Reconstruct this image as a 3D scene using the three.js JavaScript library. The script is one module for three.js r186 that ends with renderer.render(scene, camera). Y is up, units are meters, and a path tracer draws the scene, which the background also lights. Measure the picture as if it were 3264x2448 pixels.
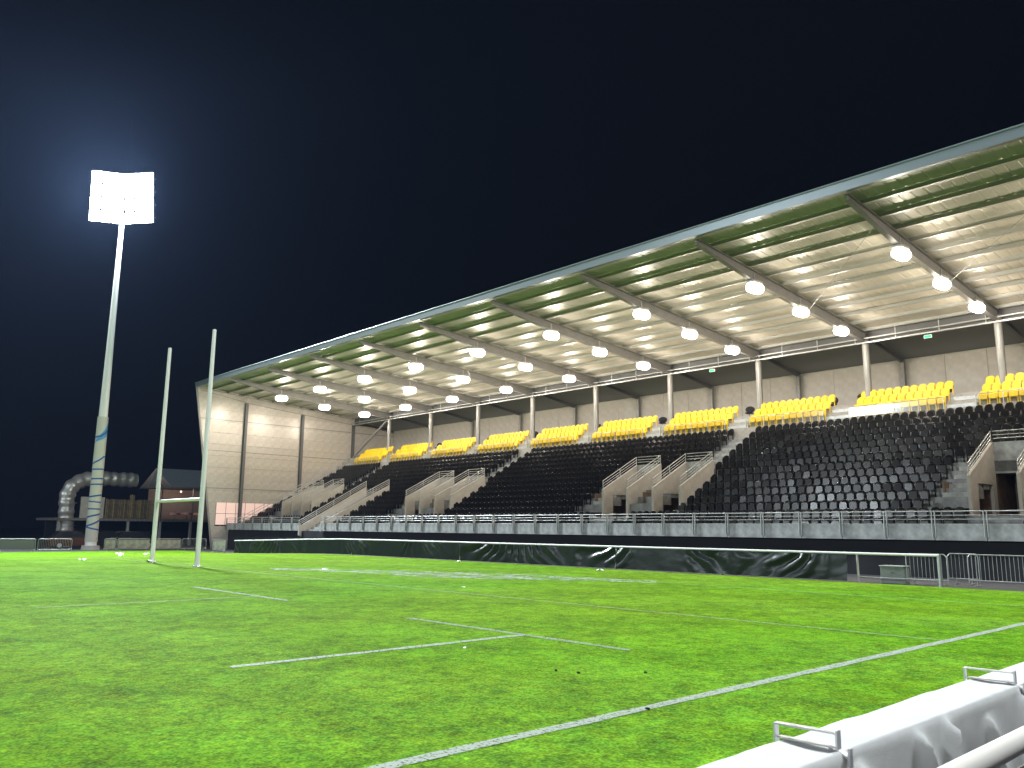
import * as THREE from 'three';
import { mergeGeometries } from 'three/addons/utils/BufferGeometryUtils.js';
import { RoundedBoxGeometry } from 'three/addons/geometries/RoundedBoxGeometry.js';
import { RectAreaLightUniformsLib } from 'three/addons/lights/RectAreaLightUniformsLib.js';
RectAreaLightUniformsLib.init();

// ---------------------------------------------------------------- camera, sky, faint added fill, exposure
const scene = new THREE.Scene();
const camera = new THREE.PerspectiveCamera(50.43, 1024 / 768, 0.1, 3000);
camera.rotation.order = 'YXZ';
camera.position.set(5.474, 1.776, 14.984);
camera.rotation.set(0.1764, 0.8268, 0.0091);
scene.add(camera);
const renderer = new THREE.WebGLRenderer({ antialias: true });
renderer.toneMapping = THREE.LinearToneMapping;
renderer.toneMappingExposure = 1.0;
renderer.shadowMap.enabled = true;

const skyW = 64, skyH = 32, skyData = new Float32Array(skyW * skyH * 4);
for (let j = 0; j < skyH; j++) for (let i = 0; i < skyW; i++) skyData.set([0.0011, 0.0012, 0.0014, 1], (j * skyW + i) * 4);
const skyTex = new THREE.DataTexture(skyData, skyW, skyH, THREE.RGBAFormat, THREE.FloatType);
skyTex.mapping = THREE.EquirectangularReflectionMapping; skyTex.magFilter = THREE.LinearFilter; skyTex.needsUpdate = true;
scene.background = skyTex; scene.environment = skyTex;
const nightFill = new THREE.DirectionalLight(0xc8d4ff, 0.004);  // added faint directional fill, no moon is in view
nightFill.position.set(40, 120, 60); nightFill.castShadow = true;
Object.assign(nightFill.shadow.camera, { left: -120, right: 120, top: 120, bottom: -120, near: 1, far: 400 });
scene.add(nightFill);

const FLOOD = 470, ROOF_LAMP = 46;      // floodlight luminance, roof lamp candela
const floodColor = new THREE.Color().setRGB(0.86, 0.95, 1.0), lampColor = new THREE.Color().setRGB(1.0, 0.90, 0.76);

scene.fog = new THREE.FogExp2(new THREE.Color().setRGB(0.36, 0.54, 1.0), 0.00013);   // thin mist, tinted blue to give the floodlight head its glow

// ---------------------------------------------------------------- helpers
let seed = 7;
const rnd = () => { seed |= 0; seed = seed + 0x6D2B79F5 | 0; let t = Math.imul(seed ^ seed >>> 15, 1 | seed); t = t + Math.imul(t ^ t >>> 7, 61 | t) ^ t; return ((t ^ t >>> 14) >>> 0) / 4294967296; };
const rr = (a, b) => a + (b - a) * rnd();
const hash = (x, y, s) => { let h = Math.imul(x, 374761393) ^ Math.imul(y, 668265263) ^ Math.imul(s, 1442695041); h = Math.imul(h ^ h >>> 13, 1274126177); return ((h ^ h >>> 16) >>> 0) / 4294967296; };
const sm = (t) => { t = Math.min(1, Math.max(0, t)); return t * t * (3 - 2 * t); };
function vn(x, y, per, s) {                       // value noise, tiling with period per
  const xi = Math.floor(x), yi = Math.floor(y), fx = sm(x - xi), fy = sm(y - yi), m = (a) => per ? ((a % per) + per) % per : a;
  const a = hash(m(xi), m(yi), s), b = hash(m(xi + 1), m(yi), s), c = hash(m(xi), m(yi + 1), s), d = hash(m(xi + 1), m(yi + 1), s);
  return a + (b - a) * fx + (c - a) * fy + (a - b - c + d) * fx * fy;
}
function fbm(x, y, s, oct = 4) { let v = 0, a = 0.5; for (let o = 0; o < oct; o++) { v += a * vn(x, y, 0, s + o); x *= 2.03; y *= 2.03; a *= 0.5; } return v; }
function tex(size, fn, srgb = true, rep = 1) {
  const d = new Uint8Array(size * size * 4);
  for (let j = 0; j < size; j++) for (let i = 0; i < size; i++) {
    const c = fn(i / size, j / size), k = (j * size + i) * 4;
    d[k] = Math.min(255, Math.max(0, c[0])); d[k + 1] = Math.min(255, Math.max(0, c[1])); d[k + 2] = Math.min(255, Math.max(0, c[2])); d[k + 3] = c[3] === undefined ? 255 : Math.min(255, Math.max(0, c[3]));
  }
  const t = new THREE.DataTexture(d, size, size, THREE.RGBAFormat);
  t.wrapS = t.wrapT = THREE.RepeatWrapping; t.magFilter = THREE.LinearFilter; t.minFilter = THREE.LinearMipmapLinearFilter; t.generateMipmaps = true;
  if (srgb) t.colorSpace = THREE.SRGBColorSpace;
  t.repeat.set(rep, rep); t.needsUpdate = true; return t;
}
const tn = (u, v, f, s, oct = 4) => { let r = 0, a = 0.5; for (let o = 0; o < oct; o++) { r += a * vn(u * f, v * f, f, s + o); f *= 2; a *= 0.5; } return r; };
const grey = (lo, hi, f, s, oct = 5) => tex(512, (u, v) => { const g = lo + (hi - lo) * tn(u, v, f, s, oct); return [g, g, g]; });
const col = (r, g, b) => new THREE.Color().setRGB(r, g, b);
const mat = (o) => new THREE.MeshStandardMaterial(o), pmat = (o) => new THREE.MeshPhysicalMaterial(o);
const used = new Map();
function numbered(name) { const n = used.get(name) || 0; used.set(name, n + 1); return n ? `${name}_${String(n).padStart(3, '0')}` : name; }
function tag(o, label, category, group, kind) {
  o.userData = { label, category }; if (group) o.userData.group = group; if (kind) o.userData.kind = kind; return o;
}
function thing(name, label, category, [x, y, z] = [0, 0, 0], turn = 0, group) {
  const o = new THREE.Group(); o.name = numbered(name); o.position.set(x, y, z); o.rotation.y = turn; scene.add(o);
  return tag(o, label, category, group);
}
function uvMetres(g, s = 1) {                      // texture coordinates in metres on the main plane of each face
  const p = g.attributes.position, n = g.attributes.normal, uv = new Float32Array(p.count * 2);
  for (let i = 0; i < p.count; i++) {
    const ax = Math.abs(n.getX(i)), ay = Math.abs(n.getY(i)), az = Math.abs(n.getZ(i));
    const [a, b] = ay >= ax && ay >= az ? [p.getX(i), p.getZ(i)] : ax >= az ? [p.getZ(i), p.getY(i)] : [p.getX(i), p.getY(i)];
    uv[2 * i] = a * s; uv[2 * i + 1] = b * s;
  }
  g.setAttribute('uv', new THREE.BufferAttribute(uv, 2)); return g;
}
function mesh(name, g, m, parent = scene) {
  if (Array.isArray(g)) g = g.length > 1 ? mergeGeometries(g.map((q) => q.index ? q.toNonIndexed() : q)) : g[0];
  const o = new THREE.Mesh(g, m); o.name = parent === scene ? numbered(name) : name; o.castShadow = o.receiveShadow = true; parent.add(o); return o;
}
const struct = (name, g, m, label) => { const o = mesh(name, g, m); o.userData = { kind: 'structure', label, category: name.replace(/_/g, ' ') }; return o; };
const bx = (x0, x1, y0, y1, z0, z1) => uvMetres(new THREE.BoxGeometry(Math.abs(x1 - x0), Math.abs(y1 - y0), Math.abs(z1 - z0)).translate((x0 + x1) / 2, (y0 + y1) / 2, (z0 + z1) / 2));
const rbx = (x0, x1, y0, y1, z0, z1, r = 0.01, seg = 1) => uvMetres(new RoundedBoxGeometry(Math.abs(x1 - x0), Math.abs(y1 - y0), Math.abs(z1 - z0), seg, r).translate((x0 + x1) / 2, (y0 + y1) / 2, (z0 + z1) / 2));
const V = (x, y, z) => new THREE.Vector3(x, y, z);
function tube(a, b, r, n = 8, r2 = r) {
  const A = V(...a), B = V(...b), d = B.clone().sub(A), L = d.length();
  const g = new THREE.CylinderGeometry(r2, r, L, n, 1);
  g.applyQuaternion(new THREE.Quaternion().setFromUnitVectors(V(0, 1, 0), d.normalize())); g.translate(...A.add(B).multiplyScalar(0.5).toArray()); return g;
}
function bar(a, b, w, h) {                          // box along a-b, w wide sideways, h deep
  const A = V(...a), B = V(...b), d = B.clone().sub(A), L = d.length();
  const m = new THREE.Matrix4(), zx = d.clone().normalize(), up = Math.abs(zx.y) > 0.99 ? V(1, 0, 0) : V(0, 1, 0), x = up.clone().cross(zx).normalize(), y = zx.clone().cross(x);
  m.makeBasis(x, y, zx).setPosition(A.add(B).multiplyScalar(0.5));
  return uvMetres(new THREE.BoxGeometry(w, h, L)).applyMatrix4(m);
}
function prismX(pts, x0, x1) {                      // polygon of [z, y] points, extruded along x
  const s = new THREE.Shape(pts.map(([z, y]) => new THREE.Vector2(-z, y)));
  const g = new THREE.ExtrudeGeometry(s, { depth: x1 - x0, bevelEnabled: false });
  g.applyMatrix4(new THREE.Matrix4().makeBasis(V(0, 0, -1), V(0, 1, 0), V(1, 0, 0))); g.translate(x0, 0, 0); return uvMetres(g);
}
const ord = (n) => ['zeroth', 'first', 'second', 'third', 'fourth', 'fifth', 'sixth', 'seventh', 'eighth', 'ninth', 'tenth', 'eleventh', 'twelfth', 'thirteenth', 'fourteenth', 'fifteenth'][n];
const tens = ['', '', 'twenty', 'thirty', 'forty', 'fifty', 'sixty', 'seventy', 'eighty', 'ninety'], low = 'zero one two three four five six seven eight nine ten eleven twelve thirteen fourteen fifteen sixteen seventeen eighteen nineteen'.split(' ');
const num = (n) => n < 20 ? low[n] : n < 100 ? tens[Math.floor(n / 10)] + (n % 10 ? ' ' + low[n % 10] : '') : 'hundred ' + num(n - 100);
const gy = (x) => -0.42 * sm((-x - 42) / 24);       // the pitch is cambered: the far touchline lies lower

// ---------------------------------------------------------------- materials
const nC = grey(214, 255, 3, 19, 4), nA = grey(205, 255, 6, 11, 4), nB = grey(150, 255, 4, 31), rough = grey(150, 255, 16, 51);
const M = {
  concrete: mat({ color: col(0.40, 0.385, 0.36), map: nA, roughness: 0.75 }),
  wetConcrete: mat({ color: col(0.52, 0.53, 0.52), map: nB, roughness: 0.42 }),
  terrace: mat({ color: col(0.36, 0.36, 0.36), map: nB, roughness: 0.3 }),
  beige: mat({ color: col(0.47, 0.435, 0.39), map: nC, roughness: 0.7 }),
  galv: mat({ color: col(0.55, 0.56, 0.56), metalness: 0.7, roughness: 0.42, map: nA }),
  greySteel: mat({ color: col(0.30, 0.29, 0.275), roughness: 0.45, metalness: 0.25, map: nA }),
  purlin: mat({ color: col(0.36, 0.355, 0.33), metalness: 0.25, roughness: 0.4 }),
  deck: mat({ color: col(0.62, 0.57, 0.48), roughness: 0.42, metalness: 0.1, map: nC }),
  cladding: mat({ color: col(0.54, 0.49, 0.44), roughness: 0.28, metalness: 0.15, map: nC }),
  fascia: mat({ color: col(0.17, 0.20, 0.215), roughness: 0.35, metalness: 0.5 }),
  darkSteel: mat({ color: col(0.12, 0.12, 0.12), roughness: 0.5, metalness: 0.3 }),
  darkRoof: mat({ color: col(0.20, 0.20, 0.20), roughness: 0.7 }),  // shade under the rear roof is put into this dark grey
  black: mat({ color: col(0.012, 0.012, 0.014), roughness: 0.85 }),
  blackSeat: pmat({ color: col(0.0075, 0.0068, 0.006), roughness: 0.2, specularIntensity: 0.36 }),
  yellowSeat: mat({ color: col(0.86, 0.58, 0.010), roughness: 0.38 }),
  brown: mat({ color: col(0.26, 0.17, 0.10), roughness: 0.7, map: nB }),
  white: mat({ color: col(0.78, 0.78, 0.76), roughness: 0.5 }),
  postWhite: mat({ color: col(0.82, 0.82, 0.80), roughness: 0.45, map: nA }),
  lampHousing: mat({ color: col(0.45, 0.44, 0.42), roughness: 0.5, metalness: 0.4 }),
  lampGlow: mat({ color: col(0.9, 0.88, 0.82), emissive: col(1.0, 0.92, 0.78), emissiveIntensity: 12, roughness: 0.4 }),
  floodGlow: mat({ color: col(0.9, 0.9, 0.9), emissive: col(0.90, 0.97, 1.0), emissiveIntensity: 40, roughness: 0.3 }),
  asphalt: mat({ color: col(0.05, 0.05, 0.052), map: nB, roughness: 0.8 }),
  glass: pmat({ color: col(0.92, 0.93, 0.9), transmission: 1, thickness: 0, roughness: 0.12, ior: 1.45 }),
  pinkWindow: mat({ color: col(0.7, 0.5, 0.46), emissive: col(1.0, 0.66, 0.58), emissiveIntensity: 0.42, roughness: 0.4 }),
};

// ---------------------------------------------------------------- ground, pitch, grass, lines
struct('ground', (() => {
  const xs = [-700, -300, -160, -110]; for (let x = -84; x <= -36; x += 4) xs.push(x); xs.push(0, 30, 80, 300, 700);
  const zs = [-700, -200, -60, -14, 60, 130, 300, 700], pos = [], idx = [];
  for (const z of zs) for (const x of xs) pos.push(x, gy(x) - 0.03, z);
  for (let j = 0; j < zs.length - 1; j++) for (let i = 0; i < xs.length - 1; i++) { const a = j * xs.length + i, b = a + xs.length; idx.push(a, b, a + 1, a + 1, b, b + 1); }
  const g = new THREE.BufferGeometry(); g.setAttribute('position', new THREE.Float32BufferAttribute(pos, 3)); g.setIndex(idx); g.computeVertexNormals(); return uvMetres(g, 0.25);
})(), M.asphalt, 'dark asphalt ground round the pitch');

// painted lines: [x0, z0, x1, z1, width, coverage]
const LINES = [
  [0, -9, 0, 100, 0.15, 0.95],
  [-5, 5, -5, 10.2, 0.145, 0.9], [-2.7, 5, -8.4, 5, 0.14, 0.6], [-13.4, 5, -19.2, 5, 0.15, 0.62], [-15, 5, -15, 10.2, 0.14, 0.3],
  [-68.6, 0, 0, 0, 0.12, 0.36],
  [-68.6, -8.6, 0, -8.6, 0.12, 0.3], ];
const grassTex = tex(1024, (u, v) => {
  const f = tn(u, v, 300, 3, 2), g = tn(u, v, 90, 43, 2), m = tn(u, v, 24, 9, 3), c = tn(u, v, 5, 15, 3), y = tn(u, v, 40, 77, 3);
  const b = 0.52 + 0.5 * (f - 0.37) + 0.24 * (g - 0.37) + 0.2 * (m - 0.45) + 0.16 * (c - 0.45), d = (y - 0.44) * 34;
  return [112 * b * 1.9 + d * 0.7, 172 * b * 1.75, 30 * b * 1.9 - d * 0.3];
});
grassTex.repeat.set(1, 1);
const grassMat = pmat({ map: grassTex, color: col(0.63, 0.60, 0.52), vertexColors: true, roughness: 1, specularIntensity: 0.06});
struct('pitch', (() => {
  const g = new THREE.PlaneGeometry(76, 135, 228, 300).rotateX(-Math.PI / 2).translate(-34.0, 0, 52.8);
  const p = g.attributes.position, uv = g.attributes.uv, c = new Float32Array(p.count * 3);
  for (let i = 0; i < p.count; i++) {
    const x = p.getX(i), z = p.getZ(i); p.setY(i, gy(x)); uv.setXY(i, x / 5.3, z / 5.3);
    const n = fbm(x * 0.33, z * 0.33, 5), q = fbm(x * 0.12 + 40, z * 0.12, 21);
    const e = sm((fbm(x * 0.9, z * 0.9, 37) - 0.5) * 5), w = sm((fbm(x * 0.21 + 9, z * 0.3, 71) - 0.42) * 4);
    c.set([0.78 + 0.4 * (q - 0.1) + 0.05 * e + 0.12 * w, 0.86 + 0.22 * n + 0.05 * e + 0.09 * w, 0.9 + 0.4 * (n - 0.2) + 0.9 * w], i * 3);
  }
  g.setAttribute('color', new THREE.BufferAttribute(c, 3)); g.computeVertexNormals(); return g;
})(), grassMat, 'green grass rugby pitch');

const paintTex = tex(256, (u, v) => { const n = tn(u, v, 32, 91, 3); return [226, 236, 222, 255 * sm((n - 0.10) / 0.36)]; });
LINES.forEach(([x0, z0, x1, z1, w, k], i) => {
  const alongX = z0 === z1, L = alongX ? Math.abs(x1 - x0) : Math.abs(z1 - z0), n = Math.max(2, Math.ceil(L / 0.5)), pos = [], uv = [], idx = [];
  for (let a = 0; a <= n; a++) for (const s of [-1, 1]) {
    const t = a / n, e = s * w / 2 * (0.85 + 0.4 * hash(a, s + 5, i)), x = alongX ? x0 + (x1 - x0) * t : x0 + e, z = alongX ? z0 + e : z0 + (z1 - z0) * t;
    pos.push(x, gy(x) + 0.006 + i * 0.0004, z); uv.push(x * 1.3, z * 1.3);
    if (a < n && s < 0) { const b = a * 2; alongX === (x1 > x0) ? idx.push(b, b + 1, b + 2, b + 1, b + 3, b + 2) : idx.push(b, b + 2, b + 1, b + 1, b + 2, b + 3); }
  }
  const g = new THREE.BufferGeometry(); g.setAttribute('position', new THREE.Float32BufferAttribute(pos, 3)); g.setAttribute('uv', new THREE.Float32BufferAttribute(uv, 2)); g.setIndex(idx); g.computeVertexNormals();
  const m = mat({ map: paintTex, color: col(0.46, 0.46, 0.46), transparent: true, opacity: k * 0.82, roughness: 0.8 });
  const o = struct('line_marking', g, m, ['white painted touchline along the near edge of the pitch', 'white dash five metres in from the touchline', 'short white cross dash of the five metre line near the touchline', 'short white cross dash of the five metre line farther from the touchline', 'faint white dash fifteen metres in from the touchline', 'faint white goal line running to the goal posts', 'faint dead ball line in front of the stand'][i]);
  o.castShadow = false;
});

{ // worn sponsor paint in the in-goal area, drawn aslant
  const sh = new THREE.Shape([[-28.9, -2.1], [-26.4, -3.8], [-23.2, -6.0], [-20, -7.6], [-16, -8.6], [-13, -9.2], [-12.3, -8.2], [-14.5, -7.0], [-16.6, -5.2], [-19.4, -3.6], [-23.5, -3.3], [-27, -1.5]].map(([x, z]) => new THREE.Vector2(x, -z)));
  const g = new THREE.ShapeGeometry(sh).rotateX(-Math.PI / 2).translate(0, 0.011, 0); uvMetres(g, 0.33);
  const t = tex(512, (u, v) => { const n = tn(u, v, 24, 61, 3), c = tn(u, v, 5, 67, 2); return [222, 232, 220, 255 * sm((0.6 * n + 0.6 * c - 0.32) / 0.4)]; });
  struct('painted_logo', g, mat({ map: t, color: col(0.5, 0.52, 0.5), transparent: true, opacity: 0.62, roughness: 0.85 }), 'worn white painted marking slanting across the in goal area').castShadow = false;
}
// ---------------------------------------------------------------- grandstand: terraces, parapet, frame, roof
const X0 = -68.785, BAY = 7.5, XG = -76.285, XR = 9.5, PV = 21.2;
const rowZ = (i) => -21.2 - 0.8 * (i - 1), rowY = (i) => 1.62 + 0.44 * (i - 1);   // front edge and floor of black row i
const vomX = [-7.4, -28.6, -49.8, -71.0];
const stand = thing('grandstand', 'large roofed grandstand with grey steel frame and stepped concrete terraces', 'grandstand');
const cut = (lo, hi, holes) => { let list = [[lo, hi]]; for (const [a, b] of holes) list = list.flatMap(([p, q]) => b <= p || a >= q ? [[p, q]] : [[p, Math.min(a, q)], [Math.max(b, p), q]].filter(([u, v]) => v - u > 0.02)); return list; };
const stairHole = [-61.0, -57.3];
for (let i = 1; i <= 15; i++) {
  const holes = [];
  for (const x of vomX) { if (i >= 4 && i <= 8) holes.push([x, x + 1.95], [x + 3.9, x + 5.85]); if (i === 4) holes.push([x - 1.4, x + 5.85]); }
  if (i <= 8) holes.push(stairHole);
  for (const [a, b] of cut(XG + 0.1, XR, holes)) mesh('terrace_step', bx(a, b, rowY(i) - 0.50, rowY(i), rowZ(i), rowZ(i) - 0.8 - (i < 15 ? 0 : 0.05)), M.terrace, stand);
}
const aisles = vomX.map((x) => [x + 4.15, x + 5.55]).concat([[XG + 0.1, XG + 1.5]]);
for (const [a, b] of aisles) for (let i = a < XG + 1 ? 1 : 9; i < 15; i++) mesh('stair_step', bx(a + 0.1, b - 0.1, rowY(i), rowY(i) + 0.22, rowZ(i) - 0.4, rowZ(i) - 0.797), M.wetConcrete, stand);
for (const x of vomX) for (let i = 3; i <= 8; i++) if (i !== 4) mesh('stair_step', bx(x - 1.35, x - 0.05, rowY(i), rowY(i) + 0.22, rowZ(i) - 0.4, rowZ(i) - 0.797), M.wetConcrete, stand);
// upper tier
const upZ = [-33.27, -33.95, -34.62], upY = [8.62, 9.12, 9.62];
mesh('upper_front_wall', bx(XG + 0.1, XR, 7.3, 8.62, -33.26, -33.4), M.concrete, stand);
for (let j = 0; j < 3; j++) mesh('terrace_step', bx(XG + 0.1, XR, upY[j] - 0.5, upY[j], upZ[j] - (j ? 0 : 0.135), j < 2 ? upZ[j + 1] : -41.2), M.concrete, stand);
// long stair beside the far block
for (let i = 0; i < 18; i++) mesh('stair_step', bx(stairHole[0] + 0.02, stairHole[1] - 0.02, rowY(1) - 0.5 + i * 0.22 - 0.3, rowY(1) - 0.22 + i * 0.22, -21.2 - i * 0.4, -21.2 - (i + 1) * 0.4), M.wetConcrete, stand);
// parapet of precast panels with open joints
for (let x = XG + 0.3; x < XR; x += 1.95) {
  const a = x + 0.01, b = x + 1.94;
  for (const [p, q] of cut(a, b, [stairHole])) if (q - p > 0.1) mesh('parapet_panel', rbx(p, q, 1.49, 2.16, -20.80, -20.98, 0.012), M.wetConcrete, stand);
}
// frame
const roofY = (z) => z > -35.4 ? 15.95 + (z + 16.9) * 0.085 : 14.377 + (z + 35.4) * 0.19;
const roofIdx = []; for (let k = -1; k <= 10; k++) roofIdx.push(k);
for (const k of roofIdx) {
  const x = X0 + BAY * k;
  if (k >= 0) {
    mesh('column', [tube([x, 9.62, -35.2], [x, 13.86, -35.2], 0.21, 16), bx(x - 0.3, x + 0.3, 9.62, 9.66, -34.92, -35.5)], M.greySteel, stand);
    mesh('rear_post', bx(x - 0.11, x + 0.11, 9.62, 13.2, -40.62, -40.86), M.greySteel, stand);
  }
  // cantilever beam: I-section, tapering towards the front
  const top = (z) => roofY(z) - 0.23, bot = (z) => z > -23 ? roofY(z) - 0.45 - 0.40 * (-17.1 - z) / 5.9 : roofY(z) - 0.85, zs = [-17.1, -23, -29, -35.3];
  const web = prismX([...zs.map((z) => [z, bot(z)]), ...zs.slice().reverse().map((z) => [z, top(z)])], x - 0.012, x + 0.012);
  const fl = []; for (let j = 0; j < 3; j++) for (const f of [top, bot]) fl.push(bar([x, f(zs[j]), zs[j]], [x, f(zs[j + 1]), zs[j + 1]], 0.26, 0.03));
  mesh('roof_beam', [web, ...fl], M.greySteel, stand);
  mesh('rear_beam', [bar([x, 13.95, -35.35], [x, roofY(-41) - 0.18, -41], 0.14, 0.26)], M.darkSteel, stand);
}
for (let z = -18.35; z > -35; z -= 1.66) mesh('purlin', [bx(XG, XR, roofY(z) - 0.22, roofY(z) - 0.008, z - 0.012, z + 0.012), bx(XG, XR, roofY(z) - 0.222, roofY(z) - 0.2, z - 0.09, z + 0.09)], M.purlin, stand);
for (let k = -1; k < 11; k++) {                    // ribbed roof sheets, one field per bay
  const x0 = X0 + BAY * k, x1 = Math.min(x0 + BAY, XR) - 0.012, n = 15, pos = [], idx = [], prof = [];
  for (let r = 0; r < n; r++) { const a = x0 + (x1 - x0) * r / n, s = (x1 - x0) / n; prof.push([a, 0], [a + s * 0.72, 0], [a + s * 0.79, 0.018], [a + s * 0.93, 0.018]); } prof.push([x1, 0]);
  for (const [z, up] of [[-16.9, 0], [-35.4, 0], [-35.4, 0.1], [-16.9, 0.1]]) for (const [x, h] of prof) pos.push(x, roofY(z) + (up ? 0.13 : h), z);
  const m = prof.length; for (let j = 0; j < 4; j++) for (let i = 0; i < m - 1; i++) { const a = j * m + i, b = ((j + 1) % 4) * m + i; idx.push(a, a + 1, b, a + 1, b + 1, b); }
  const g = new THREE.BufferGeometry(); g.setAttribute('position', new THREE.Float32BufferAttribute(pos, 3)); g.setIndex(idx);
  const h = g.toNonIndexed(); h.computeVertexNormals(); mesh('roof_sheet', uvMetres(h, 0.3), M.deck, stand);
  mesh('rear_roof_sheet', prismX([[-35.42, roofY(-35.42)], [-41.3, roofY(-41.3)], [-41.3, roofY(-41.3) + 0.12], [-35.42, roofY(-35.42) + 0.12]], x0, x1), M.darkRoof, stand);
}
mesh('fascia', prismX([[-16.66, 15.72], [-16.60, 16.12], [-16.88, 16.16], [-16.88, 15.72]], XG - 0.1, XR), M.fascia, stand);
mesh('gutter', tube([XG - 0.1, 16.14, -16.62], [XR, 16.14, -16.62], 0.055, 10), M.fascia, stand);
mesh('eave_beam', [bx(XG, XR, 13.55, 14.36, -35.42, -35.52), bx(XG, XR, 13.52, 13.56, -35.3, -35.62)], M.darkSteel, stand);
mesh('cable_tray', bx(XG + 0.3, XR, 13.42, 13.5, -34.86, -34.98), M.galv, stand);
mesh('cable_tray', bx(XG + 0.3, XR, 13.66, 13.72, -34.7, -34.8), M.galv, stand);
for (let x = XG + 2; x < XR; x += 2.5) mesh('tray_hanger', bx(x, x + 0.04, 13.4, 14.3, -34.82, -34.86), M.galv, stand);
for (const [k, y0] of [[0, 9.75]]) mesh('diagonal_brace', bar([XG + 0.4, y0, -35.2], [X0 - 0.2, 13.6, -35.2], 0.16, 0.16), M.greySteel, stand);
for (const [k, s] of [[7, 1], [8, 1], [3, 1]]) mesh('tie_rod', tube([X0 + BAY * k, roofY(-28) - 0.8, -28], [X0 + BAY * (k + 1), roofY(-20) - 0.4, -20], 0.014, 6), M.greySteel, stand);
for (let x = XG + 0.1; x < XR; x += 2.5) mesh('rear_wall_panel', bx(x + 0.01, Math.min(x + 2.49, XR), 9.62, 13.3, -40.9, -41.0), M.beige, stand);

// gable end wall
const gable = thing('gable_wall', 'pale metal clad end wall closing the far end of the grandstand', 'wall', [XG, 0, -29]);
{
  const front = (y) => -19.05 + (y - 1.6) * 0.168, put = (n, g, m) => mesh(n, g.translate(-XG, 0, 29), m, gable);
  const zc = [-22.12, -28.68, -35.2, -41.2], hs = 1.18;
  for (let b = 0; b < 14; b++) {
    const y0 = -0.5 + b * hs, y1 = y0 + hs - 0.012; let za = null;
    for (let c = 0; c < 4; c++) {
      const lo = c ? zc[c - 1] - 0.008 : null, hi = zc[c] + 0.008, cap = (z) => Math.min(y1, roofY(z) - 0.02);
      const f0 = c ? lo : front(y0), f1 = c ? lo : front(y1);
      if (c < 2 && y0 > 1.8 && y1 < 4.6 ) { if (c === 0) { if (f0 - -19.62 > 0.05) put('cladding_panel', prismX([[f0, y0], [-19.62, y0], [-19.62, y1], [f1, y1]], XG - 0.04, XG + 0.04), M.cladding); continue; } put('cladding_panel', prismX([[-25.9, y0], [hi, y0], [hi, y1], [-25.9, y1]], XG - 0.04, XG + 0.04), M.cladding); continue; }
      if (y0 >= roofY(hi) - 0.1) { if (y0 >= roofY(f1) - 0.1) continue; }
      const pts = [[f0, y0], [hi, y0]]; if (cap(hi) > y0) pts.push([hi, cap(hi)]); pts.push([c ? f1 : front(cap(f1)), cap(f1)]);
      put('cladding_panel', prismX(pts, XG - 0.04, XG + 0.04), M.cladding);
    }
  }
  for (const z of zc.slice(0, 3)) put('wall_post', [bx(XG + 0.05, XG + 0.33, -0.45, roofY(z) - 0.9, z - 0.012, z + 0.012), bx(XG + 0.31, XG + 0.33, -0.45, roofY(z) - 0.9, z - 0.15, z + 0.15), bx(XG + 0.045, XG + 0.065, -0.45, roofY(z) - 0.9, z - 0.15, z + 0.15)].reduce((a, g) => mergeGeometries([a, g])), M.darkSteel);
  for (const y of [5.6, 9.4, 12.6]) put('wall_rail', bx(XG + 0.045, XG + 0.1, y, y + 0.07, front(y) - 0.1, -41), M.greySteel);
  put('edge_trim', prismX([[front(-0.45), -0.45], [front(-0.45) - 0.16, -0.45], [front(15.75) - 0.16, 15.75], [front(15.75), 15.75]], XG + 0.045, XG + 0.10), M.greySteel);
  const win = put('window', bx(XG - 0.02, XG - 0.005, 1.95, 4.25, -19.66, -25.86), M.greySteel);
  for (let c = 0; c < 6; c++) for (let r = 0; r < 2; r++) { const z = -19.66 - c * 1.033; mesh('pane', bx(-0.003, 0.012, 1.98 + r * 1.14, 3.07 + r * 1.14, z - 0.03 + 29, z - 1.0 + 29), M.pinkWindow, win); }
}

// front railing on the parapet
const rail = thing('front_railing', 'grey steel railing with three bars on the parapet below the seats', 'railing', [-33, 2.16, -20.9]);
{
  const put = (n, g) => mesh(n, g.translate(33, -2.16, 20.9), M.galv, rail);
  const spans = [[XG + 0.35, stairHole[0] - 0.05], [stairHole[1] + 0.05, XR]];
  for (const [a, b] of spans) for (const y of [2.66, 2.50, 2.34]) put('rail', tube([a, y, -20.86], [b, y, -20.86], y > 2.6 ? 0.026 : 0.017, 8));
  for (let x = XG + 0.3; x < XR; x += 1.95) if (x < stairHole[0] || x > stairHole[1]) { put('post', bx(x - 0.075, x - 0.045, 1.62, 2.69, -20.72, -20.79)); put('post', bx(x + 0.045, x + 0.075, 1.62, 2.69, -20.72, -20.79)); }
}
const backingGeo = (() => {  // black backing sheet just behind the parapet
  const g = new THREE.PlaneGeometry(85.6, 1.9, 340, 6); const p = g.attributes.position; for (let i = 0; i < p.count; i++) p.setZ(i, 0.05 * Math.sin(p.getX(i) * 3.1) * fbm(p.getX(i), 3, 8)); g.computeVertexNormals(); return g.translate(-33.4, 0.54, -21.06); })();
tag(mesh('black_backing_sheet', backingGeo, mat({ color: col(0.010, 0.010, 0.012), roughness: 0.9, side: THREE.DoubleSide })), 'black backing sheet closing the space below the grandstand parapet', 'cloth');

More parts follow.
